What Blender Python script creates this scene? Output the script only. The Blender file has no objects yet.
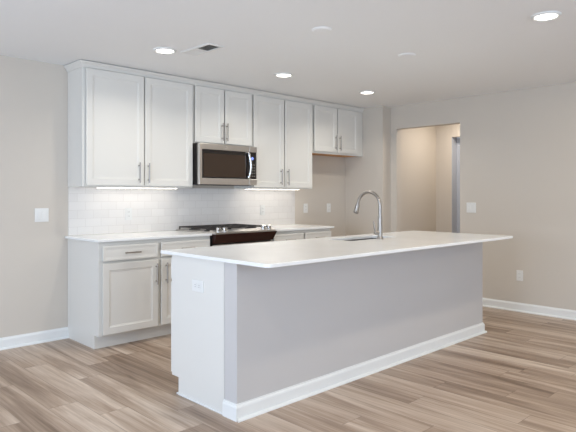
import bpy, bmesh, math
from mathutils import Vector, Matrix
C = bpy.context.scene
COL = C.collection
PI = math.pi

# ------------------------------------------------------------------ camera
cd = bpy.data.cameras.new('camera')
cam = bpy.data.objects.new('camera', cd); COL.objects.link(cam)
cam.location = (-2.0996, -4.9932, 1.2796)
cam.rotation_euler = (math.radians(90), 0, math.radians(45.7875 - 90))
cd.sensor_width = 36; cd.lens = 560.6 * 36 / 576; cd.shift_y = (195.17 - 216) / 576
cd.clip_start = .05
C.camera = cam

# ------------------------------------------------------------------ view, world, main light
C.view_settings.view_transform = 'Standard'
C.view_settings.look = 'None'
C.view_settings.gamma = 1
C.view_settings.use_curve_mapping = False
C.view_settings.exposure = 0.13
w = bpy.data.worlds.new('world'); C.world = w; w.use_nodes = True
w.node_tree.nodes['Background'].inputs[0].default_value = (.72, .84, 1, 1)
w.node_tree.nodes['Background'].inputs[1].default_value = 1.0

LAMP_W = 5.9                                       # each visible recessed light
DAY = (.65, .81, 1.05)
WARM = (1.0, .93, .84)
def area(name, loc, rot, sx, sy, power, color, shape='RECTANGLE'):
    l = bpy.data.lights.new(name, 'AREA'); l.shape = shape; l.size = sx
    if shape == 'RECTANGLE': l.size_y = sy
    l.energy = power; l.color = color
    o = bpy.data.objects.new(name, l); COL.objects.link(o); o.location = loc; o.rotation_euler = rot
    return o
# daylight through the glazed door in the left wall and the window behind the camera
area('daylight_left', (-4.50, -2.9, 1.05), (0, -PI/2, 0), 1.9, 2.4, 114, DAY)
area('daylight_front', (-.6, -8.40, 1.35), (PI/2, 0, 0), 4.2, 1.7, 116, (.64, .80, 1.02))
# unseen lights added to fill the living area, outside the frame
for x, y in ((.31, -3.56), (2.93, -3.56), (-1.3, -3.2), (.31, -6.0), (1.62, -6.0), (2.93, -6.0)):
    area('living_room_fill', (x, y, 2.425), (0, 0, 0), .14, .14, 5.0, (1.0, .84, .58), 'DISK')
area('hall_fill_light', (4.75, -1.3, 2.42), (0, 0, 0), .3, .3, 10.5, (1, .91, .80), 'DISK')  # unseen light added to brighten the hall

# ------------------------------------------------------------------ helpers
class MB:
    def __init__(self): self.bm = bmesh.new()
    def box(self, x0, x1, y0, y1, z0, z1, bev=0):
        r = bmesh.ops.create_cube(self.bm, size=1)
        vs = r['verts']
        for v in vs:
            v.co = Vector(((x0+x1)/2 + v.co.x*(x1-x0), (y0+y1)/2 + v.co.y*(y1-y0), (z0+z1)/2 + v.co.z*(z1-z0)))
        if bev:
            es = list({e for v in vs for e in v.link_edges})
            bmesh.ops.bevel(self.bm, geom=es, offset=bev, segments=2, affect='EDGES', profile=.5)
        return self
    def rings(self, rings, cap0=True, cap1=True, closed=True):
        R = [[self.bm.verts.new(p) for p in r] for r in rings]
        n = len(R[0])
        for a, b in zip(R, R[1:]):
            for i in range(n if closed else n-1):
                j = (i+1) % n
                self.bm.faces.new((a[i], a[j], b[j], b[i]))
        if cap0: self.bm.faces.new(R[0][::-1])
        if cap1: self.bm.faces.new(R[-1])
        return self
    def prism_x(self, yz, x0, x1):
        return self.rings([[(x0, y, z) for y, z in yz], [(x1, y, z) for y, z in yz]])
    def prism_y(self, xz, y0, y1):
        return self.rings([[(x, y0, z) for x, z in xz], [(x, y1, z) for x, z in xz]])
    def prism_z(self, xy, z0, z1):
        return self.rings([[(x, y, z0) for x, y in xy], [(x, y, z1) for x, y in xy]])
    def tube(self, pts, r, n=14):
        pts = [Vector(p) for p in pts]
        rr = r if isinstance(r, (list, tuple)) else [r]*len(pts)
        rings = []; up = None
        for i, p in enumerate(pts):
            t = (pts[min(i+1, len(pts)-1)] - pts[max(i-1, 0)]).normalized()
            if up is None:
                up = Vector((1, 0, 0)) if abs(t.x) < .9 else Vector((0, 1, 0))
            s = t.cross(up).normalized(); up = s.cross(t).normalized()
            rings.append([p + rr[i]*(math.cos(2*PI*k/n)*s + math.sin(2*PI*k/n)*up) for k in range(n)])
        return self.rings(rings)
    def lathe(self, prof, c, axis='z', n=40):
        rings = []
        for r, h in prof:
            ring = []
            for k in range(n):
                a = 2*PI*k/n; u, v = r*math.cos(a), r*math.sin(a)
                ring.append((c[0]+u, c[1]+v, c[2]+h) if axis == 'z' else
                            (c[0]+h, c[1]+u, c[2]+v) if axis == 'x' else (c[0]+u, c[1]+h, c[2]+v))
            rings.append(ring)
        return self.rings(rings)
    def build(self, name, m, parent=None, smooth=False, org=None):
        bm = self.bm
        bmesh.ops.recalc_face_normals(bm, faces=bm.faces)
        o0 = Vector(org) if org else (ORG[parent] if parent else Vector((0, 0, 0)))
        for v in bm.verts: v.co -= o0
        me = bpy.data.meshes.new(name); bm.to_mesh(me); bm.free()
        me.materials.append(m)
        if smooth:
            for p in me.polygons: p.use_smooth = True
            me.set_sharp_from_angle(angle=math.radians(40))
        o = bpy.data.objects.new(name, me); COL.objects.link(o)
        ORG[o] = o0
        if parent: o.parent = parent
        else: o.location = o0
        return o
ORG = {}
def thing(name, label, cat, loc, group=None):
    o = bpy.data.objects.new(name, None); COL.objects.link(o); o.location = loc; o.empty_display_size = .1
    ORG[o] = Vector(loc)
    return tag(o, label, cat, group)
def tag(o, label, cat, group=None):
    o['label'] = label; o['category'] = cat
    if group: o['group'] = group
    return o
def struct(o): o['kind'] = 'structure'; return o
def copy_thing(root, loc, label):
    r = root.copy(); COL.objects.link(r); r.location = loc; r['label'] = label
    for ch in list(root.children):
        c = ch.copy(); COL.objects.link(c); c.parent = r
    return r

# ------------------------------------------------------------------ materials
def mat(name, col, rough=.5, metal=0, emit=None, estr=0, spec=.5, bump=None, coat=0):
    m = bpy.data.materials.new(name); m.use_nodes = True
    nt = m.node_tree; b = nt.nodes['Principled BSDF']
    b.inputs['Base Color'].default_value = (*col, 1); b.inputs['Roughness'].default_value = rough
    b.inputs['Metallic'].default_value = metal; b.inputs['Specular IOR Level'].default_value = spec
    b.inputs['Coat Weight'].default_value = coat
    if emit:
        b.inputs['Emission Color'].default_value = (*emit, 1); b.inputs['Emission Strength'].default_value = estr
    if bump:
        scale, strength, dist = bump
        tc = nt.nodes.new('ShaderNodeTexCoord'); n = nt.nodes.new('ShaderNodeTexNoise')
        n.inputs['Scale'].default_value = scale; n.inputs['Detail'].default_value = 3
        bp = nt.nodes.new('ShaderNodeBump'); bp.inputs['Strength'].default_value = strength
        bp.inputs['Distance'].default_value = dist
        nt.links.new(tc.outputs['Object'], n.inputs['Vector']); nt.links.new(n.outputs['Fac'], bp.inputs['Height'])
        nt.links.new(bp.outputs['Normal'], b.inputs['Normal'])
    return m
def lin(r, g, b):
    f = lambda c: (c/255/12.92 if c/255 <= .04045 else ((c/255+.055)/1.055)**2.4)
    return (f(r), f(g), f(b))
M_wall = mat('beige_wall_paint', lin(210, 201, 189), .85, bump=(180, .12, .002), spec=.3)
M_ceil = mat('ceiling_paint', lin(242, 242, 241), .9, bump=(55, .35, .004), spec=.2)
M_trim = mat('white_trim_paint', lin(236, 236, 233), .45)
M_cab = mat('white_cabinet_paint', lin(227, 224, 217), .38, bump=(90, .03, .001))
M_knee = mat('gray_beige_wall_paint', lin(201, 197, 194), .8, bump=(180, .12, .002), spec=.3)
M_plate = mat('white_plastic', lin(233, 232, 228), .35)
M_slot = mat('dark_slot', lin(120, 116, 110), .6)
M_steel = mat('brushed_steel', (.62, .59, .56), .3, 1, bump=(120, .05, .001))
M_nickel = mat('satin_nickel', (.38, .35, .32), .36, 1)
M_chrome = mat('polished_chrome', (.85, .85, .84), .15, 1)
M_blackgl = mat('black_glass', (.012, .009, .008), .08)
M_brown = mat('tinted_oven_glass', (.038, .022, .013), .16, spec=.5)
M_fascia = mat('dark_brown_glass', (.028, .008, .006), .12, spec=.35)
M_black = mat('black_enamel', (.015, .012, .011), .3)
M_iron = mat('cast_iron', (.03, .026, .024), .5)
M_wood = mat('raw_birch_ply', lin(205, 150, 95), .6)
M_dark = mat('vent_dark', (.05, .05, .05), .8)
M_sink = mat('sink_steel_shaded', (.15, .15, .155), .4, 1)  # steel darkened: the bowl's dark reflections are put into the color
M_lamp = mat('lamp_lens', (1, 1, 1), .4, emit=(1, .95, .86), estr=8)
M_led = mat('led_lens', (1, 1, 1), .4, emit=(1, .93, .84), estr=7)
M_blue = mat('blue_display', (.02, .03, .1), .2, emit=(.25, .35, 1), estr=1.2)
M_glass = mat('window_glass', (1, 1, 1), .0)
M_glass.node_tree.nodes['Principled BSDF'].inputs['Transmission Weight'].default_value = 1
M_glass.node_tree.nodes['Principled BSDF'].inputs['IOR'].default_value = 1.02
M_hdoor = mat('cool_lit_door_gray', lin(188, 192, 200), .5)  # door gray; on the jamb it paints in cool light from beyond

def floor_mat():
    m = bpy.data.materials.new('vinyl_planks'); m.use_nodes = True
    nt = m.node_tree; N = nt.nodes; L = nt.links; b = N['Principled BSDF']
    def math_(op, a, c=None, d=None):
        n = N.new('ShaderNodeMath'); n.operation = op
        for i, v in enumerate((a, c, d)):
            if v is None: continue
            if isinstance(v, (int, float)): n.inputs[i].default_value = v
            else: L.new(v, n.inputs[i])
        return n.outputs[0]
    tc = N.new('ShaderNodeTexCoord'); sx = N.new('ShaderNodeSeparateXYZ'); L.new(tc.outputs['Object'], sx.inputs[0])
    X, Y = sx.outputs['X'], sx.outputs['Y']
    W, LEN = .18, 1.22
    xr = math_('DIVIDE', math_('ADD', X, 20.05), W); row = math_('FLOOR', xr); fx = math_('FRACT', xr)
    wn = N.new('ShaderNodeTexWhiteNoise'); wn.noise_dimensions = '1D'; L.new(row, wn.inputs['W'])
    yr = math_('ADD', math_('DIVIDE', math_('ADD', Y, 30), LEN), wn.outputs['Value']); pl = math_('FLOOR', yr); fy = math_('FRACT', yr)
    cid = N.new('ShaderNodeCombineXYZ'); L.new(row, cid.inputs[0]); L.new(pl, cid.inputs[1])
    wn2 = N.new('ShaderNodeTexWhiteNoise'); wn2.noise_dimensions = '2D'; L.new(cid.outputs[0], wn2.inputs['Vector'])
    # grain: noise stretched along the plank, shifted per plank
    gv = N.new('ShaderNodeCombineXYZ')
    L.new(math_('ADD', math_('MULTIPLY', X, 9), math_('MULTIPLY', wn2.outputs['Value'], 37)), gv.inputs[0])
    L.new(math_('ADD', math_('MULTIPLY', Y, .6), math_('MULTIPLY', wn2.outputs['Value'], 91)), gv.inputs[1])
    n1 = N.new('ShaderNodeTexNoise'); n1.inputs['Scale'].default_value = 1.0; n1.inputs['Detail'].default_value = 5
    n1.inputs['Roughness'].default_value = .6; n1.inputs['Distortion'].default_value = .6; L.new(gv.outputs[0], n1.inputs['Vector'])
    gv2 = N.new('ShaderNodeVectorMath'); gv2.operation = 'MULTIPLY'; gv2.inputs[1].default_value = (9, 3, 1)
    L.new(gv.outputs[0], gv2.inputs[0])
    n2 = N.new('ShaderNodeTexNoise'); n2.inputs['Scale'].default_value = 1; n2.inputs['Detail'].default_value = 3; L.new(gv2.outputs[0], n2.inputs['Vector'])
    t = math_('ADD', math_('ADD', math_('MULTIPLY', math_('SUBTRACT', n1.outputs['Fac'], .5), 1.6),
              math_('MULTIPLY', math_('SUBTRACT', n2.outputs['Fac'], .5), .5)),
              math_('ADD', math_('MULTIPLY', math_('SUBTRACT', wn2.outputs['Value'], .5), .30), .5))
    cr = N.new('ShaderNodeValToRGB'); e = cr.color_ramp.elements
    e[0].position = .12; e[0].color = (*lin(120, 97, 78), 1)
    e[1].position = .9; e[1].color = (*lin(214, 196, 178), 1)
    k = e.new(.5); k.color = (*lin(174, 151, 131), 1)
    L.new(t, cr.inputs[0])
    # joint lines
    ex = math_('MINIMUM', fx, math_('SUBTRACT', 1, fx)); ey = math_('MULTIPLY', math_('MINIMUM', fy, math_('SUBTRACT', 1, fy)), LEN/W)
    gap = math_('LESS_THAN', math_('MINIMUM', ex, ey), .009)
    mx = N.new('ShaderNodeMix'); mx.data_type = 'RGBA'; L.new(math_('MULTIPLY', gap, .55), mx.inputs[0])
    L.new(cr.outputs[0], mx.inputs[6]); mx.inputs[7].default_value = (*lin(92, 74, 60), 1)
    L.new(mx.outputs[2], b.inputs['Base Color'])
    b.inputs['Roughness'].default_value = .38; b.inputs['Specular IOR Level'].default_value = .5
    bp = N.new('ShaderNodeBump'); bp.inputs['Strength'].default_value = .12; bp.inputs['Distance'].default_value = .002
    L.new(t, bp.inputs['Height']); L.new(bp.outputs[0], b.inputs['Normal'])
    return m
M_floor = floor_mat()

def tile_mat():
    m = bpy.data.materials.new('subway_tile'); m.use_nodes = True
    nt = m.node_tree; N = nt.nodes; L = nt.links; b = N['Principled BSDF']
    tc = N.new('ShaderNodeTexCoord'); sx = N.new('ShaderNodeSeparateXYZ'); cb = N.new('ShaderNodeCombineXYZ')
    L.new(tc.outputs['Object'], sx.inputs[0]); L.new(sx.outputs['X'], cb.inputs[0]); L.new(sx.outputs['Z'], cb.inputs[1])
    br = N.new('ShaderNodeTexBrick'); br.offset = .5
    for k, v in (('Scale', 1), ('Mortar Size', .0014), ('Mortar Smooth', .3), ('Brick Width', .152), ('Row Height', .0762)): br.inputs[k].default_value = v
    br.inputs['Color1'].default_value = (*lin(240, 236, 231), 1); br.inputs['Color2'].default_value = (*lin(234, 230, 225), 1)
    br.inputs['Mortar'].default_value = (*lin(220, 214, 208), 1)
    L.new(cb.outputs[0], br.inputs['Vector']); L.new(br.outputs['Color'], b.inputs['Base Color'])
    b.inputs['Roughness'].default_value = .16
    n = N.new('ShaderNodeTexNoise'); n.inputs['Scale'].default_value = 18; L.new(tc.outputs['Object'], n.inputs['Vector'])
    mt = N.new('ShaderNodeMath'); mt.operation = 'MULTIPLY_ADD'; mt.inputs[1].default_value = -.6; L.new(br.outputs['Fac'], mt.inputs[0]); L.new(n.outputs['Fac'], mt.inputs[2])
    bp = N.new('ShaderNodeBump'); bp.inputs['Strength'].default_value = .35; bp.inputs['Distance'].default_value = .0025
    L.new(mt.outputs[0], bp.inputs['Height']); L.new(bp.outputs[0], b.inputs['Normal'])
    return m
M_tile = tile_mat()

def quartz_mat():
    m = bpy.data.materials.new('white_quartz'); m.use_nodes = True
    nt = m.node_tree; N = nt.nodes; L = nt.links; b = N['Principled BSDF']
    tc = N.new('ShaderNodeTexCoord'); n = N.new('ShaderNodeTexNoise'); n.inputs['Scale'].default_value = 3.5; n.inputs['Detail'].default_value = 6
    L.new(tc.outputs['Object'], n.inputs['Vector'])
    cr = N.new('ShaderNodeValToRGB'); e = cr.color_ramp.elements
    e[0].position = .3; e[0].color = (*lin(240, 240, 238), 1); e[1].position = .7; e[1].color = (*lin(247, 247, 246), 1)
    L.new(n.outputs['Fac'], cr.inputs[0]); L.new(cr.outputs[0], b.inputs['Base Color'])
    b.inputs['Roughness'].default_value = .16; b.inputs['Specular IOR Level'].default_value = .38
    return m
M_quartz = quartz_mat()

# ------------------------------------------------------------------ room shell
ZC = 2.44; XL = -4.6; XR = 4.028; YF = -8.5; XH = 5.212
struct(MB().box(XL-.1, 6.4, YF-.1, .1, -.1, 0).build('floor', M_floor))
struct(MB().box(XL-.1, 6.4, YF-.1, .1, ZC, ZC+.1).build('ceiling', M_ceil))
struct(MB().box(XL-.1, 4.14, 0, .1, 0, ZC).build('wall_back', M_wall))
struct(MB().box(3.857, 4.14, -.635, -.001, 0, ZC).build('wall_nook', M_wall))
m = MB()                                            # right wall with the hall opening
m.box(XR, 4.13, -.729, -.636, 0, ZC); m.box(XR, 4.13, YF, -1.634, 0, ZC); m.box(XR, 4.13, -1.634, -.729, 2.145, ZC)
struct(m.build('wall_right', M_wall))
m = MB()                                            # left wall with a glazed door, out of frame
m.box(XL-.1, XL, -1.6, 0, 0, ZC); m.box(XL-.1, XL, YF, -4.2, 0, ZC); m.box(XL-.1, XL, -4.2, -1.6, 2.15, ZC); m.box(XL-.1, XL, -4.2, -1.6, 0, .05)
struct(m.build('wall_left', M_wall))
m = MB()                                            # wall behind the camera with a wide window
m.box(XL, -2.8, YF-.1, YF, 0, ZC); m.box(1.6, XR+.1, YF-.1, YF, 0, ZC); m.box(-2.8, 1.6, YF-.1, YF, 0, .45); m.box(-2.8, 1.6, YF-.1, YF, 2.25, ZC)
struct(m.build('wall_front', M_wall))
def window(name, horizontal, a0, a1, z0, z1, c, n):
    m = MB(); f = .05
    def bx(u0, u1, w0, w1):
        if horizontal: m.box(u0, u1, c-.04, c+.04, w0, w1)
        else: m.box(c-.04, c+.04, u0, u1, w0, w1)
    bx(a0, a1, z0, z0+f); bx(a0, a1, z1-f, z1)
    for i in range(n+1):
        u = a0 + (a1-a0-f)*i/n; bx(u, u+f, z0+f, z1-f)
    o = struct(m.build(name, M_trim))
    g = MB()
    if horizontal: g.box(a0+f, a1-f, c-.004, c+.004, z0+f, z1-f)
    else: g.box(c-.004, c+.004, a0+f, a1-f, z0+f, z1-f)
    g.build('pane', M_glass, o)
window('window_1', False, -4.2, -1.6, .05, 2.15, XL-.05, 2)
window('window_2', True, -2.8, 1.6, .45, 2.25, YF-.05, 3)
# hall beyond the opening
m = MB(); m.box(4.14, XH+.14, -.6, -.5, 0, ZC)
struct(m.build('wall_hall_left', M_wall))
m = MB()
m.box(XH, XH+.14, -.857, -.6, 0, ZC); m.box(XH, XH+.14, -2.4, -1.70, 0, ZC); m.box(XH, XH+.14, -1.70, -.857, 2.115, ZC)
struct(m.build('wall_hall_back', M_wall))
struct(MB().box(4.13, XH+.14, -2.5, -2.4, 0, ZC).build('wall_hall_right', M_wall))
m = MB(); m.box(XH-.001, XH+.1245, -.8615, -.8572, 0, 2.1145)
d = struct(MB().box(XH+.125, XH+.165, -1.696, -.863, .008, 2.11).build('door_1', M_hdoor)); m.build('door_jamb', M_hdoor, d)
m = MB(); m.lathe([(.012, 0), (.012, -.03), (.027, -.04), (.03, -.055), (.02, -.07), (.004, -.073)], (XH+.125, -1.62, .95), 'x'); m.build('door_knob', M_nickel, d, True)

BB = [(0, 0), (-.014, 0), (-.014, .075), (-.011, .084), (-.006, .09), (-.005, .097), (0, .097)]
m = MB(); m.prism_x([(y-.0005, z) for y, z in BB], XL, -.0005); m.prism_x([(-.0005, 0), (-.030, 0), (-.029, .008), (-.024, .015), (-.0145, .017)], XL, -.0005)
struct(m.build('baseboard_back', M_trim))
m = MB(); m.prism_y([(XR-.0005+o, z) for o, z in BB], YF, -1.634); m.prism_y([(XR-.0005+o, z) for o, z in BB], -.729, -.636)
m.prism_y([(XR-.0005+o, z) for o, z in [(0, 0), (-.030, 0), (-.029, .008), (-.024, .015), (-.0145, .017)]], YF, -1.634)
struct(m.build('baseboard_right', M_trim))

# ------------------------------------------------------------------ fronts and pulls
def front(m, x0, x1, z0, z1, yf, th=.02, fw=.057, step=.006, s=1):
    """door front facing -y (s=1) or +y (s=-1) with a framed, recessed panel"""
    def R(i, dy): return [(x0+i, yf+s*dy, z0+i), (x1-i, yf+s*dy, z0+i), (x1-i, yf+s*dy, z1-i), (x0+i, yf+s*dy, z1-i)]
    m.rings([R(.009, th), R(0, .007), R(0, .002), R(.002, 0), R(fw, 0), R(fw+.004, step*.55), R(fw+.011, step*.65), R(fw+.014, step), ])
    return m
def pull(parent, x, z, yf, L, vertical=True, s=1):
    m = MB(); y = yf - s*.03; h = L/2
    if vertical:
        m.tube([(x, y, z-h), (x, y, z+h)], .0062)
        for k in (-1, 1): m.tube([(x, yf, z+k*(h-.028)), (x, y, z+k*(h-.028))], .0052)
    else:
        m.tube([(x-h, y, z), (x+h, y, z)], .0062)
        for k in (-1, 1): m.tube([(x+k*(h-.028), yf, z), (x+k*(h-.028), y, z)], .0052)
    return m.build('handle', M_nickel, parent, True)

# ------------------------------------------------------------------ upper cabinets
G_UP = 'upper cabinets along the back wall'
YU = -.305
def upper(label, x0, x1, z0, doors, dz0, pulls, under=None):
    t = thing('upper_cabinet', label, 'cabinet', ((x0+x1)/2, -.002, z0), G_UP)
    m = MB()
    m.box(x0, x1, YU+.02, -.002, z0+(.012 if under else 0), 2.3975)
    m.build('cabinet_body', M_cab, t)
    m = MB()                                        # face frame
    st = .04
    m.box(x0, x0+st, YU, YU+.0195, z0, 2.3975, .001); m.box(x1-st, x1, YU, YU+.0195, z0, 2.3975, .001)
    m.box(x0+st, x1-st, YU, YU+.0195, z0, z0+.05); m.box(x0+st, x1-st, YU, YU+.0195, 2.34, 2.3975)
    xm = (doors[0][1]+doors[1][0])/2
    m.box(xm-.03, xm+.03, YU, YU+.0195, z0+.05, 2.34)
    if doors[1][1] < x1-.06: m.box(doors[1][1]-.03, x1-st, YU, YU+.0195, z0+.05, 2.34)
    m.build('face_frame', M_cab, t)
    if under:
        MB().box(x0+.015, x1-.002, YU+.021, -.003, z0+.004, z0+.0115).build('bottom_panel', under, t)['label'] = 'unpainted wood underside'
    for (a, b), px in zip(doors, pulls):
        m = MB(); front(m, a, b, dz0, 2.377, YU-.027); d = m.build('door', M_cab, t)
        pull(d, px, dz0+.12, YU-.027, .185)
    return t
upper('tall white double upper cabinet at the left end of the row above the backsplash', -.006, 1.127, 1.354, ((.018, .5725), (.5835, 1.112)), 1.367, (.515, .612))
upper('short white double upper cabinet directly above the microwave', 1.129, 1.900, 1.802, ((1.142, 1.505), (1.518, 1.888)), 1.815, (1.474, 1.533))
upper('tall white double upper cabinet between the microwave and the empty fridge nook', 1.902, 2.873, 1.354, ((1.912, 2.374), (2.388, 2.846)), 1.367, (2.316, 2.424))
upper('short white double upper cabinet hanging over the empty fridge nook, wood underside', 2.875, 3.853, 1.796, ((2.886, 3.307), (3.322, 3.736)), 1.82, (3.268, 3.352), M_wood)

prof = [(.0005, 2.384), (.008, 2.384), (.011, 2.394), (.018, 2.408), (.027, 2.418), (.034, 2.424), (.036, 2.4335), (.0005, 2.4335)]
m = MB(); m.rings([[(-.006-o, -.002, z) for o, z in prof], [(-.006-o, YU-o, z) for o, z in prof], [(3.854, YU-o, z) for o, z in prof]])
tag(m.build('crown_molding', M_cab, org=(0, YU, 2.384)), 'white crown molding running along the tops of the upper cabinets under the ceiling', 'molding')

# under-cabinet lights
def led(x0, x1, label):
    t = thing('under_cabinet_light', label, 'light', ((x0+x1)/2, -.15, 1.3535), 'under cabinet light bars')
    MB().box(x0, x1, -.165, -.125, 1.3470, 1.3535, .001).build('housing', M_plate, t)
    MB().box(x0+.01, x1-.01, -.162, -.128, 1.3445, 1.3469, .001).build('diffuser', M_led, t)
led(.20, 1.05, 'glowing light bar under the tall upper cabinet at the left end')
led(1.95, 2.80, 'glowing light bar under the tall upper cabinet right of the microwave')

# ------------------------------------------------------------------ backsplash
tag(MB().box(.0, 2.872, -.008, -.0005, .9145, 1.3535).build('tile_backsplash', M_tile, org=(.004, 0, .9145)),
    'white glossy subway tile backsplash on the back wall between counter and upper cabinets', 'backsplash')

# ------------------------------------------------------------------ base cabinets
YB = -.61
def base(label, x0, x1, splits, dpull):
    t = thing('base_cabinet', label, 'cabinet', ((x0+x1)/2, -.3, 0), 'base cabinets along the back wall')
    m = MB()
    m.prism_x([(-.003, 0), (-.003, .8915), (YB+.02, .8915), (YB+.02, .114), (-.534, .114), (-.534, 0)], x0, x1)
    m.build('cabinet_body', M_cab, t)
    m = MB()
    st = .045
    m.box(x0, x0+st, YB, YB+.0195, .114, .8915, .001); m.box(x1-st, x1, YB, YB+.0195, .114, .8915, .001)
    m.box(x0+st, x1-st, YB, YB+.0195, .114, .14); m.box(x0+st, x1-st, YB, YB+.0195, .84, .8915); m.box(x0+st, x1-st, YB, YB+.0195, .70, .745)
    xm = (splits[0][1]+splits[1][0])/2
    for z0, z1 in ((.14, .70), (.745, .84)): m.box(xm-.035, xm+.035, YB, YB+.0195, z0, z1)
    m.build('face_frame', M_cab, t)
    for (a, b), px in zip(splits, dpull):
        m = MB(); front(m, a, b, .733, .858, YB-.027, fw=.016, step=.003); d = m.build('drawer', M_cab, t)
        pull(d, (a+b)/2+.002, .794, YB-.027, .145, False)
        m = MB(); front(m, a, b, .125, .712, YB-.027); d = m.build('door', M_cab, t)
        pull(d, px, .588, YB-.027, .185)
base('white base cabinet left of the range with two drawers over two doors', -.006, 1.118, ((.019, .538), (.569, 1.10)), (.513, .614))
base('white base cabinet right of the range beside the fridge nook', 1.915, 2.862, ((1.93, 2.380), (2.410, 2.848)), (2.35, 2.44))

def rounded(x0, x1, y0, y1, r, n=6):
    pts = []; q = r if isinstance(r, tuple) else (r,)*4
    for cx, cy, a, r in ((x1-q[0], y1-q[0], 0, q[0]), (x0+q[1], y1-q[1], 90, q[1]), (x0+q[2], y0+q[2], 180, q[2]), (x1-q[3], y0+q[3], 270, q[3])):
        for k in range(n+1):
            t = math.radians(a+90*k/n); pts.append((cx+r*math.cos(t), cy+r*math.sin(t)))
    return pts
def slab(m, pts_fn, z0, z1, e=.003):
    P = lambda i: pts_fn(i)
    m.rings([[(x, y, z0) for x, y in P(e)], [(x, y, z0+e) for x, y in P(0)], [(x, y, z1-e) for x, y in P(0)], [(x, y, z1-e*.3) for x, y in P(e*.3)], [(x, y, z1) for x, y in P(e)]])
m = MB(); slab(m, lambda i: rounded(-.033+i, 1.121-i, -.645+i, -.0015-i, .006), .8925, .914)
tag(m.build('countertop', M_quartz, org=(0, 0, .8925)), 'white quartz countertop left of the range under the outlet', 'countertop', 'white quartz countertops')
m = MB(); slab(m, lambda i: rounded(1.912+i, 2.894-i, -.645+i, -.0015-i, .006), .8925, .914)
tag(m.build('countertop', M_quartz, org=(1.912, 0, .8925)), 'short white quartz countertop right of the range ending at the fridge nook', 'countertop', 'white quartz countertops')

# ------------------------------------------------------------------ microwave
t = thing('microwave', 'stainless steel over-the-range microwave with dark window under the short upper cabinet', 'microwave', (1.509, -.2, 1.384))
X0, X1 = 1.131, 1.888
MB().box(X0, X1, -.385, -.01, 1.386, 1.8, .002).build('body', M_black, t)
m = MB()                                            # steel door: frame round the glass
yd0, yd1 = -.414, -.3855; xs = 1.775
m.box(X0, xs, yd0, yd1, 1.739, 1.799, .003); m.box(X0, xs, yd0, yd1, 1.387, 1.451, .003)
m.box(X0, 1.168, yd0, yd1, 1.4505, 1.7395, .002)
door = m.build('door', M_steel, t)
MB().box(1.168, xs, -.4105, yd1, 1.451, 1.739, .001).build('door_glass', M_blackgl, door)
MB().box(1.185, 1.735, -.4115, -.4106, 1.466, 1.70).build('window', M_brown, door)
MB().box(1.437, 1.482, -.4155, -.4138, 1.762, 1.769).build('badge', M_chrome, door)
pts = [(1.757, -.41, 1.462)] + [(1.757 + .016*math.sin(PI*k/10), -.414-.032*math.sin(PI*(.12+.76*k/10))**.6, 1.465+.262*k/10) for k in range(11)] + [(1.757, -.41, 1.73)]
m = MB(); m.tube(pts, [.008]+[.0125]*11+[.008]); m.build('handle', M_chrome, door, True)
m = MB(); m.box(xs+.002, X1, yd0, yd1, 1.739, 1.799, .003); m.box(xs+.002, X1, yd0, yd1, 1.387, 1.451, .003); m.box(xs+.002, X1, -.4105, yd1, 1.4515, 1.7385, .001)
cp = m.build('control_panel', M_steel, t)
MB().box(xs+.003, X1-.012, -.4125, -.4106, 1.452, 1.738).build('keypad', M_blackgl, cp)
m = MB(); m.lathe([(.016, 0), (.016, -.0015)], (1.823, -.4126, 1.672), 'y', 24); m.build('display', M_blue, cp)
for r in range(5):
    for c in range(3): m = MB(); m.box(1.792+c*.026, 1.808+c*.026, -.4132, -.4126, 1.478+r*.03, 1.488+r*.03); m.build('button', M_slot, cp)
MB().box(X0+.04, X1-.1, -.40, -.30, 1.381, 1.3858).build('vent_grille', M_dark, t)

# ------------------------------------------------------------------ range
t = thing('gas_range', 'black and steel slide-in gas range set into the counter below the microwave', 'range', (1.51, -.34, 0))
RX0, RX1 = 1.128, 1.898
MB().box(RX0+.004, RX1-.004, -.63, -.02, .03, .905, .003).build('body', M_black, t)
for x in (RX0+.06, RX1-.06):
    for y in (-.58, -.08): m = MB(); m.lathe([(.02, 0), (.02, .03)], (x, y, 0), 'z', 16); m.build('foot', M_black, t)
m = MB(); m.box(RX0-.006, RX1+.006, -.60, -.012, .9145, .9245, .003); m.build('cooktop', M_steel, t)
m = MB()                                            # sloping steel control ledge over the dark fascia
m.prism_x([(-.6005, .905), (-.6005, .940), (-.625, .940), (-.695, .921), (-.695, .905)], RX0-.004, RX1+.006)
led_ = m.build('control_ledge', M_steel, t)
m = MB()
m.rings([[(RX0-.004, -.647, .9049), (RX1+.022, -.647, .9049), (RX1+.022, -.70, .9049), (RX0-.004, -.70, .9049)],
         [(RX0-.004, -.647, .815), (RX1-.014, -.647, .815), (RX1-.014, -.672, .815), (RX0-.004, -.672, .815)]])
m.build('fascia', M_fascia, t)
for x in (1.185, 1.262, 1.765, 1.842):
    m = MB(); m.lathe([(.028, 0), (.028, .006), (.024, .008), (.022, .034), (.019, .037), (.002, .037)], (0, 0, 0), 'z', 24)
    for v in m.bm.verts: v.co = Matrix.Rotation(math.radians(15), 4, 'X') @ v.co + Vector((x, -.655, .9322))
    m.build('knob', M_chrome, t, True)
m = MB()
m.box(RX0+.004, RX1-.004, -.665, -.6305, .20, .80, .004); od = m.build('oven_door', M_steel, t)
MB().box(RX0+.09, RX1-.09, -.667, -.6645, .30, .66, .001).build('window', M_blackgl, od)
m = MB(); m.tube([(RX0+.05, -.715, .762), (RX1-.05, -.715, .762)], .012)
for x in (RX0+.08, RX1-.08): m.tube([(x, -.664, .762), (x, -.715, .762)], .009)
m.build('handle', M_steel, od, True)
MB().box(RX0+.004, RX1-.004, -.662, -.6305, .05, .194, .004).build('drawer', M_steel, t)
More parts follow.
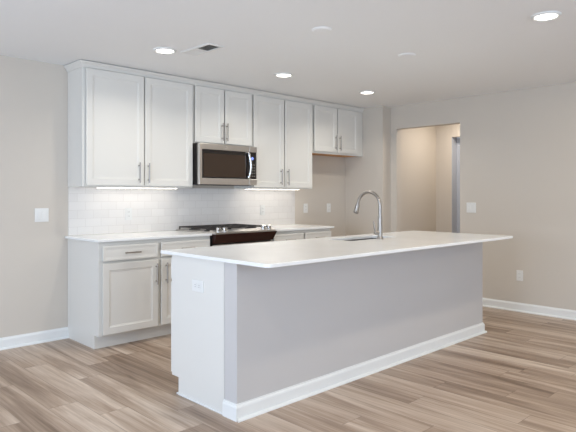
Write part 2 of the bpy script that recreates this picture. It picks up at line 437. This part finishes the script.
for i, (bx, by, br) in enumerate(((1.25, -.17, .04), (1.25, -.45, .05), (1.513, -.31, .055), (1.776, -.17, .04), (1.776, -.45, .05))):
    m = MB(); m.lathe([(br+.02, .9246), (br+.018, .930), (br, .931), (br, .9385), (br-.004, .941), (.003, .941)], (bx, by, 0), 'z', 28)
    m.build('burner', M_iron, t, True)
for gx0, gx1 in ((1.138, 1.384), (1.390, 1.636), (1.642, 1.888)):
    m = MB(); z0, z1 = .947, .958; b = .009
    m.box(gx0, gx1, -.585, -.585+b, z0, z1, .002); m.box(gx0, gx1, -.045-b, -.045, z0, z1, .002)
    for x in (gx0, gx1-b): m.box(x, x+b, -.585+b, -.045-b, z0, z1, .002)
    xm = (gx0+gx1)/2
    m.box(xm-b/2, xm+b/2, -.574, -.056, z0+.001, z1-.001)
    for y in (-.45, -.31, -.17): m.box(gx0+b, gx1-b, y-b/2, y+b/2, z0, z1)
    for x in (gx0+.002, gx1-b): 
        for y in (-.583, -.057): m.box(x, x+.009, y, y+.009, .9246, z0)
    m.build('grate', M_iron, t)

# ------------------------------------------------------------------ island
IX0, IX1 = -.090, 2.850
t = thing('kitchen_island', 'long white kitchen island with gray seating-side wall in the middle of the floor', 'island', (1.385, -2.15, 0))
m = MB()                                            # hollow carcass: ends, back, bottom, kickboard, kitchen-side rails
end = [(-2.393, 0), (-2.393, .8915), (-1.841, .8915), (-1.841, .110), (-1.918, .110), (-1.918, 0)]
m.prism_x(end, IX1-.022, IX1-.004)
m.box(IX0+.0185, IX1-.0225, -2.393, -2.38, 0, .8915); m.box(IX0+.0185, IX1-.0225, -2.379, -1.86, .11, .128)
m.box(IX0+.0185, IX1-.0225, -1.936, -1.918, 0, .109)
m.box(IX0+.0185, IX1-.0225, -1.8595, -1.841, .11, .15); m.box(IX0+.0185, IX1-.0225, -1.8595, -1.841, .86, .8915)
xs_ = [.0, .45, .92, 1.32, 2.08, 2.46]
for x in [IX0+.0185+.02] + [.45, .92, 1.30, 2.10, 2.46, IX1-.045]: m.box(x-.02, x+.02, -1.8595, -1.841, .15, .86)
m.build('cabinet_body', M_cab, t)
m = MB(); m.prism_x(end, IX0, IX0+.018); m.build('end_panel', M_cab, t)
m = MB(); m.box(IX0-.009, IX0-.0003, -2.396, -1.925, 0, .012, .002); m.box(IX0-.009, IX0+.0182, -1.917, -1.907, 0, .012, .002); m.build('shoe_molding', M_trim, t)
m = MB(); m.box(IX0, IX1, -2.51, -2.394, 0, .8915, .002); m.build('knee_wall', M_knee, t)['label'] = 'gray-beige painted half wall'
def wrap(m, prof):
    path = lambda o: [(IX0-o, -2.396), (IX0-o, -2.51-o), (IX1+o, -2.51-o), (IX1+o, -2.396)]
    m.rings([[(*path(o)[i], z) for o, z in prof] for i in range(4)])
m = MB(); wrap(m, [(.0003, 0), (.014, 0), (.014, .072), (.011, .081), (.006, .086), (.005, .094), (.0003, .094)])
bb = m.build('baseboard', M_trim, t)
m = MB()
pr = [(.0145, 0), (.030, 0), (.029, .008), (.024, .014), (.0145, .016)]
path = lambda o: [(IX0-o+.014, -2.51-o), (IX1+o, -2.51-o), (IX1+o, -2.396)]
m.rings([[(*path(o)[i], z) for o, z in pr] for i in range(3)]); m.build('shoe_strip', M_trim, bb)
for a, b in ((IX0+.006, .442), (.456, .912)):       # kitchen-side fronts nearest the visible end
    m = MB(); front(m, a, b, .733, .862, -1.8195, fw=.016, step=.003, s=-1); d = m.build('drawer', M_cab, t); pull(d, (a+b)/2, .79, -1.8195, .145, False, -1)
    m = MB(); front(m, a, b, .125, .712, -1.8195, s=-1); d = m.build('door', M_cab, t); pull(d, b-.04, .588, -1.8195, .185, True, -1)

# island countertop with the sink cut-out
SX0, SX1, SY0, SY1 = 1.38, 2.02, -2.138, -1.885
m = MB(); bm = m.bm
CX0, CX1, CY0, CY1 = -.113, 2.877, -2.80, -1.733
def loop(pts, z): return [bm.verts.new((x, y, z)) for x, y in pts]
def strip(a, b):
    n = len(a)
    for i in range(n): bm.faces.new((a[i], a[(i+1) % n], b[(i+1) % n], b[i]))
oc = lambda i: rounded(CX0+i, CX1-i, CY0+i, CY1-i, (.008-i, .008-i, .04-i, .04-i))
ic = lambda i: rounded(SX0-i, SX1+i, SY0-i, SY1+i, .03+i)
e = .003
L = [loop(oc(e), .8925), loop(oc(0), .8925+e), loop(oc(0), .914-e), loop(oc(e), .914),
     loop(ic(e*.6), .914), loop(ic(0), .914-e*.6), loop(ic(0), .8925)]
for a, b in zip(L, L[1:]): strip(a, b)
strip(L[-1], L[0])
tag(m.build('island_countertop', M_quartz, org=(1.38, -2.27, .8925)), 'long white quartz island countertop with sink cut-out and seating overhang', 'countertop')

m = MB()
s0 = [(i, z) for i, z in ((.012, .892), (.002, .892), (0, .883), (-.004, .72), (-.012, .70), (-.03, .69))]
rg = [[(x, y, z) for x, y in rounded(SX0-.004-i, SX1+.004+i, SY0-.004-i, SY1+.004+i, .034)] for i, z in s0]
m.rings(rg, cap0=False)
out = [[(x, y, z) for x, y in rounded(SX0-.004-i, SX1+.004+i, SY0-.004-i, SY1+.004+i, .034)] for i, z in ((.012, .892), (.012, .89), (.004, .888), (0, .70), (-.03, .686))]
m.rings(out, cap0=False)
t = thing('kitchen_sink', 'stainless steel undermount sink in the island countertop', 'sink', (1.7, -2.01, .686))
m.build('bowl', M_sink, t, True)
m = MB(); m.lathe([(.04, .6902), (.04, .692), (.03, .693), (.026, .691), (.002, .691)], (1.7, -2.01, 0), 'z', 28); m.build('drain', M_chrome, t, True)

# ------------------------------------------------------------------ faucet
FX, FY = 1.706, -2.18
t = thing('kitchen_faucet', 'tall gooseneck pull-down faucet in brushed steel beside the island sink', 'faucet', (FX, FY, .9142))
m = MB(); m.lathe([(.029, .9142), (.029, .920), (.024, .926), (.0205, .94), (.0195, 1.0), (.0185, 1.09), (.017, 1.105), (.004, 1.106)], (FX, FY, 0), 'z', 28); m.build('base', M_nickel, t, True)
pts = [(FX, FY, 1.10), (FX, FY, 1.15), (FX, FY, 1.19)]
R = .117
for k in range(1, 17):
    a = PI*k/16*.94; pts.append((FX, FY+R-R*math.cos(a), 1.19+R*math.sin(a)))
d = Vector(pts[-1])-Vector(pts[-2]); d.normalize()
end_ = Vector(pts[-1]); pts.append(tuple(end_+d*.012))
m = MB(); m.tube(pts, .0135, 18); m.build('spout', M_nickel, t, True)
h0 = end_+d*.010
m = MB(); m.tube([h0, h0+d*.012, h0+d*.05, h0+d*.074, h0+d*.080], [.0155, .019, .021, .0235, .020], 20); sh = m.build('spray_head', M_nickel, t, True)
m = MB(); m.box(FX-.0195, FX-.012, (h0+d*.038).y-.006, (h0+d*.038).y+.006, (h0+d*.038).z-.014, (h0+d*.038).z+.014, .002); m.build('button', M_black, sh)
m = MB(); m.tube([(FX-.012, FY+.004, .966), (FX-.05, FY+.012, .966), (FX-.058, FY+.014, .966)], [.0145, .0145, .010], 18)
m.tube([(FX-.046, FY+.012, .97), (FX-.058, FY+.016, 1.02), (FX-.066, FY+.018, 1.068)], [.0075, .006, .0055], 12); m.build('lever', M_nickel, t, True)

# ------------------------------------------------------------------ switches and outlets
def plate(name, cat, label, c, n, w, h, gang=1, kind='outlet', wide=False, group='wall plates'):
    """n: outward normal, one of '-y', '-x'; wide: outlet laid on its side"""
    t = thing(name, label, cat, c, group)
    def bx(m, u0, u1, v0, v1, d0, d1, bev=0):
        if n == '-y': m.box(c[0]+u0, c[0]+u1, c[1]-d1, c[1]-d0, c[2]+v0, c[2]+v1, bev)
        else: m.box(c[0]-d1, c[0]-d0, c[1]+u0, c[1]+u1, c[2]+v0, c[2]+v1, bev)
    m = MB(); bx(m, -w/2, w/2, -h/2, h/2, .0004, .006, .0018); m.build('cover_plate', M_plate, t)
    for g in range(gang):
        u = (g-(gang-1)/2)*.046
        if kind == 'switch':
            m = MB(); bx(m, u-.0165, u+.0165, -.034, .034, .0062, .0095, .0015); m.build('rocker', M_plate, t)
        else:
            for k in (-1, 1):
                m = MB(); m2 = MB()
                if wide:
                    bx(m, k*.02-.014, k*.02+.014, -.0165, .0165, .0062, .0085, .0012)
                    for q in (-.006, .006): bx(m2, k*.02-.004, k*.02+.005, q-.0012, q+.0012, .0086, .0090)
                else:
                    bx(m, u-.0165, u+.0165, k*.02-.014, k*.02+.014, .0062, .0085, .0012)
                    for q in (-.006, .006): bx(m2, u+q-.0012, u+q+.0012, k*.02-.004, k*.02+.005, .0086, .0090)
                r = m.build('receptacle', M_plate, t); m2.build('slots', M_slot, r)
plate('light_switch', 'switch', 'white double light switch on the beige wall left of the cabinets', (-.234, 0, 1.107), '-y', .118, .118, 2, 'switch')
plate('wall_outlet', 'outlet', 'white outlet on the tile backsplash left of the range', (.587, -.008, 1.096), '-y', .072, .116)
plate('wall_outlet', 'outlet', 'white outlet on the tile backsplash right of the range', (2.327, -.008, 1.103), '-y', .072, .116)
plate('wall_outlet', 'outlet', 'white outlet in the fridge nook, nearer the tile edge', (3.07, 0, 1.113), '-y', .074, .118)
plate('wall_outlet', 'outlet', 'white outlet in the fridge nook, nearer the nook corner', (3.515, 0, 1.11), '-y', .074, .118)
plate('light_switch', 'switch', 'white double light switch on the right wall beside the hall opening', (XR, -1.779, 1.133), '-x', .118, .118, 2, 'switch')
plate('wall_outlet', 'outlet', 'white outlet low on the right wall above the baseboard', (XR, -2.352, .396), '-x', .072, .116)
plate('wall_outlet', 'outlet', 'white sideways outlet on the white end of the island', (IX0, -2.135, .722), '-x', .116, .072, 1, 'outlet', True)

# ------------------------------------------------------------------ ceiling fittings
def downlight(loc, label):
    t = thing('recessed_light', label, 'light', loc, 'recessed ceiling lights')
    m = MB(); x, y, z = loc
    m.lathe([(.092, -.0005), (.092, -.006), (.087, -.011), (.076, -.014), (.067, -.009), (.066, -.0005)], (x, y, z), 'z', 48); m.build('trim_ring', M_trim, t, True)
    m = MB(); m.lathe([(.0655, -.001), (.0655, -.0075), (.05, -.0085), (.003, -.009)], (x, y, z), 'z', 48); m.build('lens', M_lamp, t, True)
    l = bpy.data.lights.new('bulb', 'AREA'); l.shape = 'DISK'; l.size = .128; l.energy = LAMP_W; l.color = (1, .96, .88); l.spread = math.radians(146)
    o = bpy.data.objects.new('bulb', l); COL.objects.link(o); o.parent = t; o.location = (0, 0, -.0105)
    return t
dl = downlight((.32, -1.096, ZC), 'lit recessed ceiling light above the left counter beside the ceiling vent')
copy_thing(dl, (1.632, -1.10, ZC), 'lit recessed ceiling light in front of the microwave, second in the row of three')
copy_thing(dl, (2.934, -1.095, ZC), 'lit recessed ceiling light in front of the fridge nook cabinet')
copy_thing(dl, (1.619, -3.56, ZC), 'lit recessed ceiling light nearest the camera near the top right corner')
def cap(loc, label):
    m = MB(); m.lathe([(.072, -.0005), (.072, -.003), (.066, -.008), (.05, -.010), (.003, -.0105)], loc, 'z', 40)
    return tag(m.build('blank_cover', M_ceil, None, True, org=loc), label, 'cover', 'round blank covers on the ceiling')
c0 = cap((.809, -2.345, ZC), 'round white blank cover on the ceiling over the left of the island')
c1 = c0.copy(); COL.objects.link(c1); c1.location = (1.843, -2.354, ZC); c1['label'] = 'round white blank cover on the ceiling over the sink side of the island'

t = thing('ceiling_vent', 'white rectangular ceiling vent with half its louvers open and dark', 'vent', (.516, -1.32, ZC))
vx0, vx1, vy0, vy1 = .440, .592, -1.515, -1.135; zf = ZC-.009
m = MB()
m.box(vx0, vx0+.022, vy0, vy1, zf, ZC-.0005, .002); m.box(vx1-.022, vx1, vy0, vy1, zf, ZC-.0005, .002)
m.box(vx0+.022, vx1-.022, vy0, vy0+.022, zf, ZC-.0005, .002); m.box(vx0+.022, vx1-.022, vy1-.022, vy1, zf, ZC-.0005, .002)
m.box(vx0+.022, vx1-.022, (vy0+vy1)/2-.004, (vy0+vy1)/2+.004, zf, ZC-.0005)
m.build('frame', M_plate, t)
MB().box(vx0+.02, vx1-.02, vy0+.02, vy1-.02, ZC-.0018, ZC-.0004).build('duct_opening', M_dark, t)
n = 20
for k in range(n):
    y = vy0+.03+(vy1-vy0-.06)*k/(n-1); s = -1 if y > (vy0+vy1)/2 else 1
    dy = .0050*s
    m = MB(); x0, x1 = vx0+.0225, vx1-.0225
    m.rings([[(x0, y-dy-.0006, zf+.001), (x1, y-dy-.0006, zf+.001), (x1, y-dy+.0006, zf+.001), (x0, y-dy+.0006, zf+.001)],
             [(x0, y+dy-.0006, ZC-.002), (x1, y+dy-.0006, ZC-.002), (x1, y+dy+.0006, ZC-.002), (x0, y+dy+.0006, ZC-.002)]])
    m.build('louver', M_plate, t)
